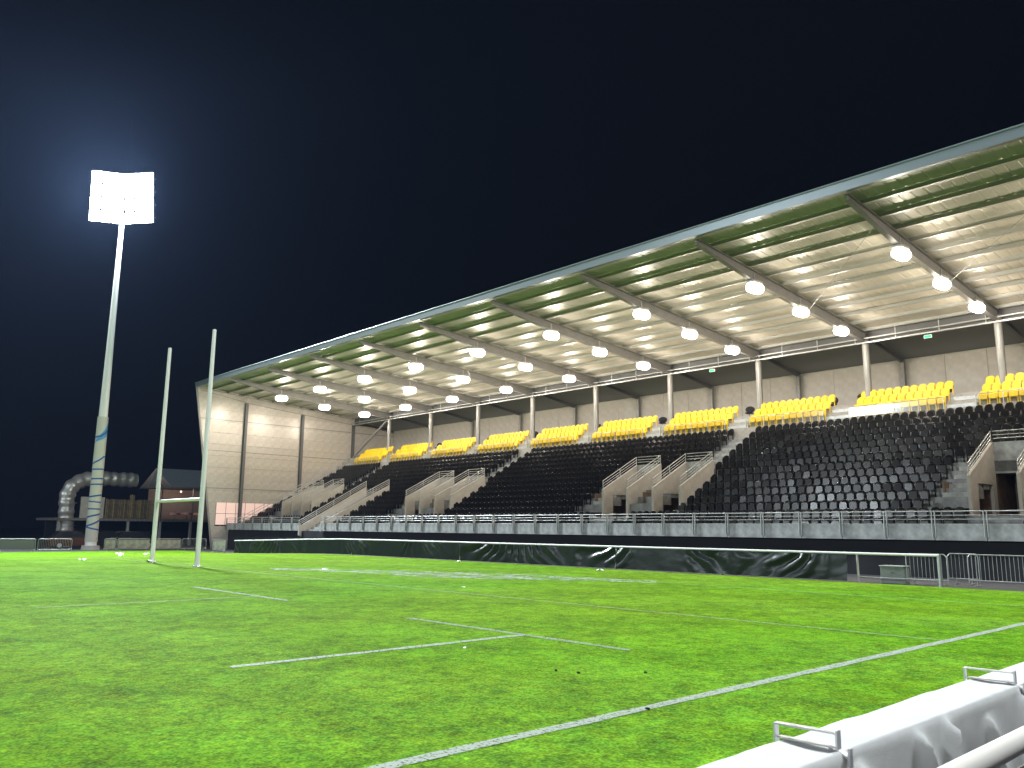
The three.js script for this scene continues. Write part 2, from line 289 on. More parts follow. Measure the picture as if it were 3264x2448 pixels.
// stair openings
const vomNames = ['beside the end of the plastic sheeting', 'next to the wide middle block of seats', 'next to the long open stair', 'closest to the gable wall'];
vomX.forEach((x0, v) => {
  const o = thing('stair_opening', `pale concrete stair opening with sloping railings, ${vomNames[v]}`, 'stair opening', [x0, 0, -24.2], 0, 'stair openings in the lower terrace');
  const put = (n, g, m) => mesh(n, g.translate(-x0, 0, 24.2), m, o);
  for (let w = 0; w < 4; w++) {
    const x = x0 + w * 1.95 - 0.07, X = x + 0.14, zf = -24.18, zb = -27.62;
    put('side_wall', prismX(w % 2 ? [[zf, rowY(3) - 0.05], [zb, rowY(3) - 0.05], [zb, 6.02], [zf, 4.30]] : [[zf, rowY(3) - 0.05], [-25.1, rowY(3) - 0.05], [-25.1, 4.0], [-27.1, 4.0], [-27.1, rowY(3) - 0.05], [zb, rowY(3) - 0.05], [zb, 6.02], [zf, 4.30]], x, X), M.beige);
    if (w % 2 === 0) put('side_passage', mergeGeometries([bx(x - 1.3, x - 0.002, 2.38, 2.45, -25, -27.2), bx(x - 1.3, x - 1.24, 2.45, 4.1, -25, -27.2), bx(x - 1.24, x - 0.002, 2.45, 4.1, -27.15, -27.2)]), M.brown);
    for (const d of [0.18, 0.34, 0.52]) put('rail', tube([x + 0.07, 4.30 + d, zf - 0.03], [x + 0.07, 6.02 + d, zb], d > 0.5 ? 0.028 : 0.02, 8), M.galv);
    for (const t of [0.01, 0.5, 0.99]) put('post', tube([x + 0.07, 4.28 + 1.72 * t, zf - 0.03 + (zb - zf) * t], [x + 0.07, 4.82 + 1.72 * t, zf - 0.03 + (zb - zf) * t], 0.022, 8), M.galv);
    if (w % 2 === 0) {
      put('back_wall', bx(X, X + 1.81, 4.55, 6.02, zb + 0.02, zb - 0.12), M.wetConcrete);
      for (const d of [0.18, 0.34, 0.52]) put('rail', tube([X, 6.02 + d, zb - 0.04], [X + 1.81, 6.02 + d, zb - 0.04], 0.02, 8), M.galv);
      put('passage', mergeGeometries([bx(X, X + 1.81, 2.44, 2.497, -23.6, -31), bx(X, X + 1.81, 2.5, 4.6, -30.9, -31), bx(X - 0.1, X - 0.002, 2.5, 4.62, zb - 0.13, -31), bx(X + 1.812, X + 1.91, 2.5, 4.62, zb - 0.13, -31), bx(X, X + 1.81, 4.56, 4.62, zb - 0.13, -31)]), M.brown);
      put('door', rbx(X + 0.25, X + 1.15, 2.5, 4.45, -29.4, -29.46, 0.02), M.brown);
    }
  }
  put('landing', bx(x0 - 1.4, x0 + 5.8, rowY(3) - 0.3, rowY(3) - 0.004, rowZ(4) + 0.003, rowZ(5) + 0.01), M.wetConcrete);
});
const ls = thing('long_stair_walls', 'pale stair walls with sloping railings running down to the parapet', 'stair', [-59.1, 0, -24]);
for (const [x, yf, yb] of [[-61.05, 1.84, 5.62], [-57.25, 2.2, 5.65]]) {
  const put = (n, g, m) => mesh(n, g.translate(59.1, 0, 24), m, ls), zf = -20.78, zb = -27.6;
  put('side_wall', prismX([[zf, yf - 0.75], [zf - 0.4, yf - 0.9], [zb, yb - 1.4], [zb, yb], [zf, yf]], x - 0.08, x + 0.08), M.beige);
  for (const d of [0.18, 0.34, 0.52]) put('rail', tube([x, yf + d, zf], [x, yb + d, zb], d > 0.5 ? 0.03 : 0.022, 8), M.galv);
  for (let t = 0; t <= 1.001; t += 0.25) put('post', tube([x, yf + (yb - yf) * t - 0.02, zf + (zb - zf) * t], [x, yf + (yb - yf) * t + 0.53, zf + (zb - zf) * t], 0.024, 8), M.galv);
}
{ // sloping handrail at the end aisle
  const h = thing('end_aisle_railing', 'sloping steel railing along the stair at the gable wall', 'railing', [XG + 1.55, 0, -27]);
  const put = (n, g, m) => mesh(n, g.translate(-XG - 1.55, 0, 27), m, h), x = XG + 1.55;
  for (const d of [0.95, 0.65, 0.35]) put('rail', tube([x, rowY(1) + d, rowZ(1) - 0.1], [x, rowY(15) + d, rowZ(15) - 0.1], 0.03, 8), M.galv);
  for (let i = 1; i <= 15; i += 2) put('post', tube([x, rowY(i) + 0.001, rowZ(i) - 0.1], [x, rowY(i) + 0.97, rowZ(i) - 0.1], 0.025, 8), M.galv);
}

// ---------------------------------------------------------------- seats
const seatGeo = (() => {                            // tip-up seat, folded: rounded backrest shell, raised pan in front of it, two bracket legs
  const panel = (w, h, r, d) => { const q = new THREE.Shape(); q.moveTo(-w / 2 + 0.03, 0); q.lineTo(w / 2 - 0.03, 0); q.quadraticCurveTo(w / 2, 0, w / 2, 0.03); q.lineTo(w / 2, h - r); q.bezierCurveTo(w / 2, h - r * 0.3, w / 2 - r * 0.45, h, w / 2 - r * 1.1, h); q.lineTo(-w / 2 + r * 1.1, h); q.bezierCurveTo(-w / 2 + r * 0.45, h, -w / 2, h - r * 0.3, -w / 2, h - r); q.lineTo(-w / 2, 0.03); q.quadraticCurveTo(-w / 2, 0, -w / 2 + 0.03, 0); return new THREE.ExtrudeGeometry(q, { depth: d, bevelEnabled: true, bevelSize: 0.012, bevelThickness: 0.012, bevelSegments: 1, curveSegments: 4 }); };
  const back = panel(0.365, 0.46, 0.16, 0.014).rotateX(-0.2).translate(0, 0.37, -0.17), pan = panel(0.35, 0.35, 0.12, 0.04).rotateX(-0.10).translate(0, 0.355, -0.085);
  const legs = [bx(-0.185, -0.15, 0, 0.42, -0.17, -0.09), bx(0.15, 0.185, 0, 0.42, -0.17, -0.09)];
  return mergeGeometries([back, pan, ...legs].map((q) => { q.deleteAttribute('uv'); return q.index ? q.toNonIndexed() : q; }));
})();
camera.updateMatrixWorld(true);
const sizeSeen = (x, y, z) => { const p = V(x, y, z), d = p.distanceTo(camera.position); p.project(camera); return p.z < 1 && Math.abs(p.x) < 1.01 && Math.abs(p.y) < 1.01 ? 1 / d : 0; };
const SP = 0.49;
function placeSeats(spots, m, name, labelOf, groupOf, restName, restLabel, category, geo = seatGeo) {
  spots.forEach((s) => { s.seen = sizeSeen(s.x, s.y + 0.6, s.z); });
  spots.sort((a, b) => b.seen - a.seen);
  const mats = [m, m, ...[1.5, 2.2].map((f) => { const c = m.clone(); c.color.multiplyScalar(m === M.yellowSeat ? 1 - 0.07 * f : f); c.roughness += 0.02 * f; return c; })];   // faded seats among newer ones
  const near = spots.slice(0, 300), rest = spots.slice(300);
  near.forEach((s) => { const o = mesh(name, geo, mats[Math.floor(rnd() * mats.length)]); o.position.set(s.x, s.y, s.z); o.rotation.y = s.turn; tag(o, labelOf(s), category, groupOf(s)); });
  const im = new THREE.InstancedMesh(geo, m, rest.length); im.name = restName; tag(im, restLabel, category, null, 'stuff'); im.castShadow = im.receiveShadow = true;
  const m4 = new THREE.Matrix4(), q = new THREE.Quaternion();
  rest.forEach((s, k) => im.setMatrixAt(k, m4.compose(V(s.x, s.y, s.z), q.setFromAxisAngle(V(0, 1, 0), s.turn), V(1, 1, 1)))); scene.add(im);
}
{
  const spots = [];
  for (let i = 1; i <= 15; i++) {
    const holes = [[-78, XG + 1.75], [stairHole[0] - 0.35, stairHole[1] + 0.35]];
    if (i > 8) { holes.pop(); }
    for (const x of vomX) {
      if (i >= 9) holes.push([x + 4.1, x + 5.6]);
      else if (i >= 3) holes.push([x - 1.45, x + 6.15]);
      else if (i === 2) holes.push([x + 0.5, x + 3.2]); else holes.push([x + 0.9, x + 2.5]);
    }
    for (const [a, b] of cut(XG + 0.1, XR, holes)) { const n = Math.floor((b - a - 0.06) / SP), s = (b - a - n * SP) / 2; const end = b > XR - 0.1 ? `chair ${'@'} after the cabinet gap` : `chair @ from ${b > -12 ? 'the cabinet opening' : b > -34 ? 'the middle opening' : 'a farther opening'}`; for (let k = 0; k < n; k++) spots.push({ x: a + s + SP * (k + 0.5), y: rowY(i) + 0.001, z: rowZ(i) - 0.44, turn: rr(-0.03, 0.03), i, end: end.replace('@', num(b > XR - 0.1 ? k + 1 : n - k)) }); }
  }
  placeSeats(spots, M.blackSeat, 'black_stadium_chair', (s) => `black plastic chair, ${ord(s.i)} row above the railing, ${s.end}`, (s) => `black seats of the ${ord(s.i)} row in the nearer blocks`, 'black_seat_rows', 'far and upper rows of black plastic seats on the lower terrace', 'seat');
}
{
  const spots = [];
  const ups = []; for (let j = -8; j <= 5; j++) ups.push([-24.65 + 7.07 * j - 0.82, -24.65 + 7.07 * j + 0.82]);
  const runs = cut(XG + 1.6, XR, ups);
  runs.forEach(([a, b], blk) => { for (let r = 0; r < 3; r++) { const n = Math.floor((b - a) / SP), s = (b - a - n * SP) / 2; for (let k = 0; k < n; k++) spots.push({ x: a + s + SP * (k + 0.5), y: upY[r] + 0.001, z: upZ[r] - 0.38, turn: rr(-0.03, 0.03), blk: blk + 1, r, k: k + 1 }); } });
  placeSeats(spots, M.yellowSeat, 'yellow_stadium_chair', (s) => `yellow chair ${num(s.k)} of the ${['front', 'middle', 'back'][s.r]} row, ${ord(s.blk)} upper block from the gable wall`, () => 'yellow seats of the upper tier', 'yellow_seat_rows', 'remaining yellow plastic seats at the far ends of the upper tier', 'seat', seatGeo.clone().scale(1.13, 1.06, 1));
  // glass balustrade before each yellow block, steps and a gate rail in each upper aisle
  runs.forEach(([a, b], q) => {
    const o = thing('glass_balustrade', `low clear balustrade before the yellow seats, ${ord(q + 1)} block from the gable wall`, 'balustrade', [(a + b) / 2, 8.62, -33.33], 0, 'balustrades before the yellow seats');
    const w = (b - a) / 2, n = 4; for (let k = 0; k < n; k++) { const p = -w + 2 * w * k / n; mesh('pane', bx(p + 0.02, p + 2 * w / n - 0.02, 0.06, 0.60, -0.004, 0.004), M.glass, o); mesh('post', bx(p - 0.018, p + 0.018, 0, 0.64, -0.025, 0.025), M.galv, o); }
    mesh('post', bx(w - 0.018, w + 0.018, 0, 0.64, -0.025, 0.025), M.galv, o); mesh('handrail', tube([-w, 0.66, 0], [w, 0.66, 0], 0.024, 8), M.galv, o);
  });
  ups.forEach(([a, b]) => { if (a > XG + 0.5 && b < XR) for (let r = 0; r < 2; r++) mesh('stair_step', bx(a + 0.05, b - 0.05, upY[r], upY[r] + 0.25, upZ[r] - 0.42, upZ[r + 1] + 0.003), M.galv, stand); });
}
// dark chairs on the upper gangway behind the yellow seats
{
  const c0 = [rbx(-0.24, 0.24, 0.42, 0.50, -0.22, 0.24, 0.03, 2), new THREE.SphereGeometry(0.30, 12, 8).scale(1.15, 0.8, 0.35).translate(0, 0.74, -0.22), tube([0, 0, 0], [0, 0.42, 0], 0.035, 8), tube([-0.26, 0.02, 0], [0.26, 0.02, 0], 0.02, 6), tube([0, 0.02, -0.26], [0, 0.02, 0.26], 0.02, 6), tube([0, 0.46, -0.2], [0, 0.66, -0.24], 0.03, 6)];
  const place = [-9.4, -12.2, -15.7, -17.2, -19.4, -23.0, -25.4, -31.0, -33.2, -35.0, -37.4, -38.2, -39.9, -42.6, -44.2, -45.0, -47.4, -50.1, -52.7, -54.0, -56.5, -59.2, -61.0, -62.1, -66.0];
  place.forEach((x, k) => { const o = thing('gangway_chair', `black round backed chair behind the yellow seats, number ${num(place.length - k)} from the gable wall`, 'chair', [x, 9.621, -36.4 - 0.5 * rnd()], rr(-0.7, 0.7), 'black chairs behind the yellow seats'); mesh('seat_pad', c0[0], M.black, o); mesh('backrest', c0.slice(1, 2).concat([c0[5]]).map((g) => (g.deleteAttribute('uv'), g)), M.black, o); mesh('base', c0.slice(2, 5), M.darkSteel, o); });
}

// ---------------------------------------------------------------- roof lamps
{
  const zl = [-22.32, -27.13, -31.96], yl = [14.53, 14.15, 13.88], where = ['toward the roof edge', 'in the middle of the beam', 'beside the column'];
  for (let k = 0; k <= 10; k++) for (let j = 0; j < 3; j++) {  // last two beams are out of view, lighting the right end
    const x = X0 + BAY * k, o = thing('roof_lamp', `lit white roof lamp ${where[j]}, ${ord(k + 1)} beam from the gable wall`, 'lamp', [x, yl[j], zl[j]], 0, 'lamps under the grandstand roof');
    o.rotation.x = 0.075;
    mesh('housing', rbx(-0.22, 0.22, 0.07, 0.22, -0.5, 0.5, 0.05, 2), M.lampHousing, o);
    mesh('bracket', bx(-0.04, 0.04, 0.19, 0.62, -0.05, 0.05), M.galv, o);
    mesh('lens', new THREE.CapsuleGeometry(0.27, 0.72, 8, 18).rotateX(Math.PI / 2).scale(1.1, 1, 1).translate(0, -0.17, 0), M.lampGlow, o);
    const l = new THREE.PointLight(lampColor, ROOF_LAMP, 0, 2); l.position.set(0, -0.56, 0); l.shadow.radius = 9; l.castShadow = true; o.add(l);
  }
  for (const [x, n] of [[-12.4, 'above the nearer yellow seats'], [-27.27, 'above the middle yellow seats']]) {
    const o = thing('exit_sign', `small green lit exit sign hanging from the cable tray ${n}`, 'sign', [x, 13.2, -34.8]);
    mesh('case', rbx(-0.22, 0.22, -0.10, 0.10, -0.04, 0.04, 0.01), M.white, o);
    mesh('lit_face', bx(-0.19, 0.19, -0.07, 0.07, 0.041, 0.046), mat({ color: col(0.02, 0.3, 0.1), emissive: col(0.05, 0.8, 0.3), emissiveIntensity: 1.6 }), o);
    mesh('hanger', bx(-0.01, 0.01, 0.1, 0.25, -0.01, 0.01), M.galv, o);
  }
}

// ---------------------------------------------------------------- floodlight masts
const wrapTex = (() => {                            // blue lettering strokes and wave emblem on the mast wrap
  const c = document.createElement('canvas'); c.width = 512; c.height = 2048; const g = c.getContext('2d');
  g.fillStyle = '#b4b2a8'; g.fillRect(0, 0, 512, 2048); g.strokeStyle = '#124a96'; g.lineCap = 'butt';
  const Y = (p) => (p - 100) / 1430 * 2048, line = (w, ...p) => { g.lineWidth = w; g.beginPath(); p.forEach(([x, y], i) => i ? g.lineTo(x, Y(y)) : g.moveTo(x, Y(y))); g.stroke(); };
  for (const o of [0, 256]) {
    const S = (u) => o + 10 + u * 236;
    g.fillStyle = '#3f86b8'; g.beginPath(); g.moveTo(S(0), Y(420)); g.bezierCurveTo(S(0.3), Y(330), S(0.6), Y(300), S(1), Y(150)); g.lineTo(S(1), Y(290)); g.bezierCurveTo(S(0.7), Y(390), S(0.4), Y(360), S(0), Y(420)); g.fill();
    line(30, [S(0), 345], [S(0.5), 325], [S(1), 255]);
    line(26, [S(0.05), 650], [S(0.5), 610], [S(0.8), 565], [S(1), 560]); line(24, [S(0), 712], [S(1), 708]);
    line(24, [S(0), 822], [S(1), 815]); line(24, [S(0), 885], [S(1), 880]);
    line(26, [S(0), 1030], [S(1), 1000]); line(22, [S(0), 1075], [S(1), 1090]); line(22, [S(0), 1160], [S(1), 1165]);
    line(28, [S(0), 1260], [S(1), 1215]); line(28, [S(0), 1360], [S(0.4), 1340], [S(1), 1285]); line(24, [S(0), 1360], [S(0.5), 1385], [S(1), 1400]);
  }
  const t = new THREE.CanvasTexture(c); t.colorSpace = THREE.SRGBColorSpace; t.wrapS = THREE.RepeatWrapping; return t;
})();
function mast(x, z, tx, tz, label, wrapped, power, spread = 0.2, tiltA = 0.52, shareB = 1) {
  const y0 = gy(x) - 0.03, o = thing('floodlight_mast', label, 'floodlight', [x, y0, z], 0, wrapped ? undefined : 'unseen floodlight masts round the pitch');
  mesh('added_rod', tube([0, 32.7, 0], [0, 43, 0], 0.012, 6, 0.006), M.black, o);  // added thin rod, only lifts the mist volume above the lamp head
  mesh('foot', new THREE.CylinderGeometry(0.75, 0.8, 0.4, 24).translate(0, 0.2, 0), M.concrete, o);
  mesh('pole', new THREE.LatheGeometry([[0.50, 0.4], [0.47, 4], [0.40, 12], [0.31, 20], [0.22, 30], [0.19, 32.8]].map(([r, y]) => new THREE.Vector2(r, y)), 24), M.postWhite, o);
  if (wrapped) mesh('wrap', new THREE.CylinderGeometry(0.475, 0.545, 11.7, 28, 1, true).rotateY(-0.28).translate(0, 6.6, 0), mat({ map: wrapTex, roughness: 0.6, side: THREE.DoubleSide }), o);
  const yaw = Math.atan2(tx - x, tz - z);
  for (const [side, aim, tilt, share] of [[-1, yaw - spread, tiltA, 1], [1, yaw + spread, tiltA, shareB]]) {   // two banks of lamps, aimed apart
    const off = V(side * 1.62, 0, 0).applyAxisAngle(V(0, 1, 0), yaw), parts = [...[-1.95, -0.65, 0.65, 1.95].map((y) => bx(-1.55, 1.55, y - 0.05, y + 0.05, -0.12, -0.02)), ...[-1.2, 1.2].map((a) => bx(a - 0.05, a + 0.05, -2.5, 2.5, -0.22, -0.12))];
    const hm = mesh('lamp_bank', parts, M.galv, o); hm.position.set(off.x, 34.6, off.z); hm.rotation.set(tilt, aim, 0, 'YXZ');
    for (let r = 0; r < 4; r++) for (let c = 0; c < 3; c++) {
      const cx = -1.05 + c * 1.05, cy = -1.95 + r * 1.3;
      mesh('lamp', mergeGeometries([rbx(cx - 0.47, cx + 0.47, cy - 0.58, cy + 0.58, 0.0, 0.3, 0.06, 2)]), M.lampHousing, hm);
      mesh('lit_glass', rbx(cx - 0.45, cx + 0.45, cy - 0.56, cy + 0.56, 0.29, 0.33, 0.015), M.floodGlow, hm);
    }
    const L = new THREE.RectAreaLight(floodColor, FLOOD * power * share, 3.1, 5.0); L.position.set(0, 0, 0.4); L.rotation.set(0, Math.PI, 0); hm.add(L);
  }
  return o;
}
mast(-78, -8.7, -30, 30, 'tall wrapped floodlight mast with blazing white lamp head behind the far fence', true, 3.6, -0.22, 0.14, 0.7);
mast(10.5, -9.5, -34, 36, 'unseen floodlight mast at the near corner beside the grandstand', false, 0.5);  // out of view, placed to light the near pitch and barrier
mast(-78, 109, -34, 58, 'unseen floodlight mast at the far corner across the pitch', false, 0.8);  // out of view, placed to light the pitch from the other end
mast(10.5, 109, -34, 58, 'unseen floodlight mast on the near side behind the spectators', false, 0.9);  // out of view behind the camera, placed to light the pitch

// ---------------------------------------------------------------- goal posts
{
  const o = thing('goal_posts', 'tall white rugby goal posts with crossbar', 'goal posts', [-34.3, 0, 0]);
  for (const s of [-1, 1]) {
    mesh('upright', new THREE.LatheGeometry([[0.0, 0], [0.11, 0], [0.11, 3], [0.085, 10.9], [0, 10.93]].map(([r, y]) => new THREE.Vector2(r, y)), 16).translate(s * 2.8, 0, 0), M.postWhite, o);
    mesh('socket', new THREE.CylinderGeometry(0.17, 0.19, 0.06, 16).translate(s * 2.8, 0.03, 0), M.galv, o);
  }
  mesh('crossbar', tube([-2.8, 3, 0], [2.8, 3, 0], 0.075, 14), M.postWhite, o);
}

// ---------------------------------------------------------------- pitch barrier with plastic sheeting before the stand
const BZ = -15.2;
{
  const o = thing('pitch_barrier', 'white topped tube barrier along the pitch before the grandstand', 'barrier', [-33, 0, BZ]);
  const top = (x) => gy(x) + 1.02; let px = -61.5; const rp = [];
  for (let x = -61.5; x <= -5.6; x += 5.59) { const nx = Math.min(x + 5.59, -5.6); if (nx > x + 0.1) mesh('top_rail', tube([x + 33, top(x), 0], [nx + 33, top(nx), 0], 0.045, 10), M.white, o); }
  for (let x = -60.2; x < -5; x += 5.75) mesh('post', tube([x + 33, gy(x) - 0.03, 0], [x + 33, top(x) - 0.03, 0], 0.04, 10), M.beige, o);
  mesh('post', tube([-5.6 + 33, -0.03, 0], [-5.6 + 33, 1.03, 0], 0.06, 12), M.galv, o);
  mesh('lower_rail', tube([-8.45 + 33, 0.18, 0], [-5.6 + 33, 0.18, 0], 0.022, 8), M.galv, o);
  const shM = pmat({ color: col(0.010, 0.015, 0.013), roughness: 0.33, specularIntensity: 0.6, side: THREE.DoubleSide });
  const names = ['at the open end by the cabinet', 'second from the cabinet end', 'third from the cabinet end', 'fourth from the cabinet end', 'at the far end by the crowd barriers'];
  [[-8.8, -19.9], [-19.95, -31.4], [-31.45, -42.9], [-42.95, -54.4], [-54.45, -61.2]].forEach(([a, b], k) => {
    const L = a - b, nx = Math.ceil(L * 12), ny = 16, g = new THREE.PlaneGeometry(L, 1, nx, ny), p = g.attributes.position, xc = (a + b) / 2;
    for (let i = 0; i < p.count; i++) {
      const x = p.getX(i) + xc, t = p.getY(i) + 0.5, s = Math.abs((((x + 8.45) / 5.75 % 1) + 1) % 1 - 0.5) * 2;   // s = 1 at a post
      const fan = Math.sin((x * 3.2 + t * 4.5 * Math.sin(x * 0.7)) * 2.2 + 5 * fbm(x, t * 2, 17)) * 0.045 * sm((fbm(x * 0.35, 2, 44) - 0.36) * 6) * (0.3 + t);
      p.setXYZ(i, x, gy(x) + 0.02 + t * (0.96 - 0.09 * (1 - s) * vn(x * 0.9, 1, 0, 3)), BZ + 0.06 + fan + 0.05 * fbm(x * 0.8, t * 2, 29) + (1 - t) * 0.07);
    }
    g.computeVertexNormals(); tag(mesh('plastic_sheet', g, shM), `dark wrinkled plastic sheet tied to the pitch barrier, ${names[k]}`.replace('tied to', 'on'), 'plastic sheet', 'plastic sheets on the pitch barrier');
  });
  const cab = thing('utility_cabinet', 'grey green utility cabinet behind the pitch barrier', 'cabinet', [-7.35, -0.03, -15.75]);
  mesh('body', rbx(-0.42, 0.42, 0, 0.6, -0.25, 0.25, 0.02, 2), mat({ color: col(0.22, 0.25, 0.22), roughness: 0.6, map: nA }), cab); mesh('lid', rbx(-0.45, 0.45, 0.6, 0.64, -0.28, 0.28, 0.015), mat({ color: col(0.26, 0.29, 0.26), roughness: 0.55 }), cab); mesh('handle', bx(-0.05, 0.05, 0.4, 0.43, 0.25, 0.28), M.darkSteel, cab);
}
function crowdBarrier(x, z, turn, w, label, infill) {
  const y = gy(x) - 0.03, o = thing('crowd_barrier', label, 'barrier', [x, y, z], turn, 'crowd control barriers'), h = w / 2, r = 0.019;
  mesh('frame', [tube([-h + 0.08, 1.08, 0], [h - 0.08, 1.08, 0], r), tube([-h, 0.98, 0], [-h + 0.08, 1.08, 0], r), tube([h, 0.98, 0], [h - 0.08, 1.08, 0], r), tube([-h, 0.1, 0], [-h, 0.98, 0], r), tube([h, 0.1, 0], [h, 0.98, 0], r), tube([-h, 0.2, 0], [h, 0.2, 0], r)], M.galv, o);
  if (infill) mesh('infill_panel', rbx(-h + 0.06, h - 0.06, 0.24, 1.0, -0.012, 0.012, 0.008), infill, o);
  else for (let k = 1; k * 0.13 < w - 0.06; k++) mesh('bar', tube([-h + k * 0.13, 0.2, 0], [-h + k * 0.13, 1.07, 0], 0.008, 5), M.galv, o);
  for (const s of [-1, 1]) mesh('foot', [tube([s * (h - 0.25), 0.02, -0.3], [s * (h - 0.25), 0.02, 0.3], 0.016), tube([s * (h - 0.25), 0.02, 0], [s * (h - 0.25), 0.2, 0], 0.016)], M.galv, o);
}
const tan = mat({ color: col(0.42, 0.40, 0.34), roughness: 0.7, map: nB }), dimPanel = mat({ color: col(0.10, 0.11, 0.11), roughness: 0.6 });
crowdBarrier(-6.2, -15.65, 0.05, 1.35, 'short steel crowd barrier against the end post of the pitch barrier');
crowdBarrier(-4.0, -16.6, 0.03, 2.3, 'wide steel crowd barrier past the end of the pitch barrier'); crowdBarrier(-1.6, -16.7, -0.03, 2.3, 'steel crowd barrier joined to the wide one past the pitch barrier'); crowdBarrier(-5.6, -17.4, 0.1, 1.0, 'narrow steel crowd barrier set back behind the end post');
const Q = Math.PI / 2;
crowdBarrier(-73, 2.3, Q, 2.9, 'far crowd barrier with dark infill farthest from the mast', dimPanel);
crowdBarrier(-73, -1.6, Q, 2.75, 'far crowd barrier with dark infill beside the barred one', dimPanel);
crowdBarrier(-73.1, -4.5, Q, 2.6, 'far barred crowd barrier left of the floodlight mast, between dark and empty bays');
crowdBarrier(-73, -8.9, Q, 1.0, 'narrow pale panel barrier before the floodlight mast', tan);
crowdBarrier(-73, -10.9, Q, 2.8, 'far crowd barrier with tan infill right after the narrow pale panel', tan);
crowdBarrier(-73.05, -13.8, Q, 2.7, 'far crowd barrier with tan infill behind the goal posts', tan); crowdBarrier(-73, -16.4, Q, 2.3, 'far barred crowd barrier closest to the gable wall');
crowdBarrier(-64.8, -15.3, 0.0, 2.6, 'pale panel crowd barrier at the far end of the plastic sheeting', tan); crowdBarrier(-58.6, -15.7, 0.04, 2.6, 'barred crowd barrier standing behind the far end of the sheeting');

// ---------------------------------------------------------------- near barrier with white cloth, and the spectator rail
{
  const z0 = 15.5, z1 = 2.5, xa = 3.985, xb = 4.185, H = 1.1;
  const o = thing('cloth_covered_barrier', 'white cloth covered barrier beside the near touchline', 'barrier', [4.08, 0, 9]);
  mesh('core_board', bx(xa - 4.08 + 0.012, xb - 4.08 - 0.03, 0.05, H - 0.012, z0 - 9.02, z1 - 8.98), M.greySteel, o);
  const nz = 760, prof = 34, pos = [], uv = [], idx = [];
  const pleats = []; for (let z = z1 - 0.3; z < z0 + 0.4; z += rr(0.24, 0.5)) pleats.push([z, rr(0.025, 0.05), rr(0.05, 0.10), rr(-0.5, 0.5), rr(-0.01, 0.05)]);
  const fold = (z, t) => { let f = 0; for (const [c, w, a, k, st] of pleats) { const d = (z - c - k * t) / (w * (0.5 + 3.5 * t)); if (Math.abs(d) < 9) f = Math.max(f, a * sm((t - st) * 22) * (d > 0 ? 1 / (1 + d * d * 2.2) : 1 / (1 + d * d * 0.35))); } return f; };
  for (let i = 0; i <= nz; i++) {
    const z = z0 + (z1 - z0) * i / nz;
    for (let j = 0; j <= prof; j++) {
      let x, y, dz = 0; const sag = 0.006 * fbm(z * 2, 1, 12);
      if (j <= 4) { x = xa - 0.006; y = H - 0.6 + 0.6 * j / 4; if (j === 4) y = H - 0.012; }
      else if (j <= 9) { const t = (j - 5) / 4; x = xa + 0.004 + (xb - xa - 0.016) * t; y = H + 0.002 - sag * Math.sin(Math.PI * t) * 1.2 - 0.004 * t + 0.010 * (fbm(z * 4, t * 2.5, 15) - 0.45); }
      else if (j === 10) { x = xb - 0.002; y = H - 0.007; }
      else { const t = Math.pow((j - 10) / (prof - 10), 1.4); x = xb + 0.004 + 0.015 * t + fold(z, t) * (0.7 + 0.5 * t) + 0.012 * (fbm(z * 4, t * 5, 41) - 0.4) * sm(t * 8); y = H - 0.015 - 1.02 * t; }
      pos.push(x - 4.08, y, z + dz - 9); uv.push(z * 2, j * 0.08);
      if (i < nz && j < prof) { const a = i * (prof + 1) + j, b = a + prof + 1; idx.push(a, a + 1, b, a + 1, b + 1, b); }
    }
  }
  const g = new THREE.BufferGeometry(); g.setAttribute('position', new THREE.Float32BufferAttribute(pos, 3)); g.setAttribute('uv', new THREE.Float32BufferAttribute(uv, 2)); g.setIndex(idx); g.computeVertexNormals();
  const weave = grey(150, 255, 64, 71, 2);
  mesh('cloth', g, mat({ color: col(0.74, 0.73, 0.715), map: nC, roughness: 0.8, bumpMap: weave, bumpScale: 0.0006, side: THREE.DoubleSide }), o);
  const bk = mat({ color: col(0.62, 0.63, 0.65), metalness: 0.75, roughness: 0.36 });
  for (const [z, n] of [[12.37, 'beside the foot of the folds'], [10.64, 'toward the grandstand'], [8.9, 'farther along toward the grandstand'], [14.1, 'behind the camera end']]) {
    const b = thing('clamp_bracket', `flat steel clamp bracket over the cloth covered barrier, ${n}`, 'bracket', [4.08, H, z], 0.08, 'clamp brackets on the cloth covered barrier');
    mesh('top_bar', rbx(-0.118, 0.082, 0.046, 0.052, -0.016, 0.016, 0.002), bk, b); mesh('lower_bar', rbx(-0.112, 0.09, 0.004, 0.010, -0.016, 0.016, 0.002), bk, b);
    mesh('pitch_side_leg', rbx(-0.124, -0.117, -0.06, 0.052, -0.016, 0.016, 0.002), bk, b); mesh('near_leg', rbx(0.082, 0.090, -0.01, 0.058, -0.016, 0.016, 0.002), bk, b);
    mesh('strap', rbx(0.118, 0.126, -0.5, 0.01, -0.012, 0.012, 0.002), bk, b); mesh('shoulder', bar([0.086, 0.0, 0], [0.122, -0.02, 0], 0.03, 0.006), bk, b); mesh('bolt', new THREE.CylinderGeometry(0.008, 0.006, 0.03, 8).translate(0.06, -0.004, 0), bk, b);
  }
  const s = thing('spectator_rail', 'white tube handrail with wire mesh infill in front of the spectators', 'railing', [4.47, 0, 9]);
  const tubeM = mat({ color: col(0.80, 0.74, 0.68), roughness: 0.4 });
  mesh('handrail', tube([0, 1.07, 6.5], [0, 1.07, -6.5], 0.036, 20), tubeM, s); mesh('middle_rail', tube([0, 0.62, 6.5], [0, 0.62, -6.5], 0.018, 12), tubeM, s);
  for (let z = -6.4; z <= 6.5; z += 2) mesh('post', tube([0, 0, z], [0, 1.06, z], 0.024, 12), tubeM, s);
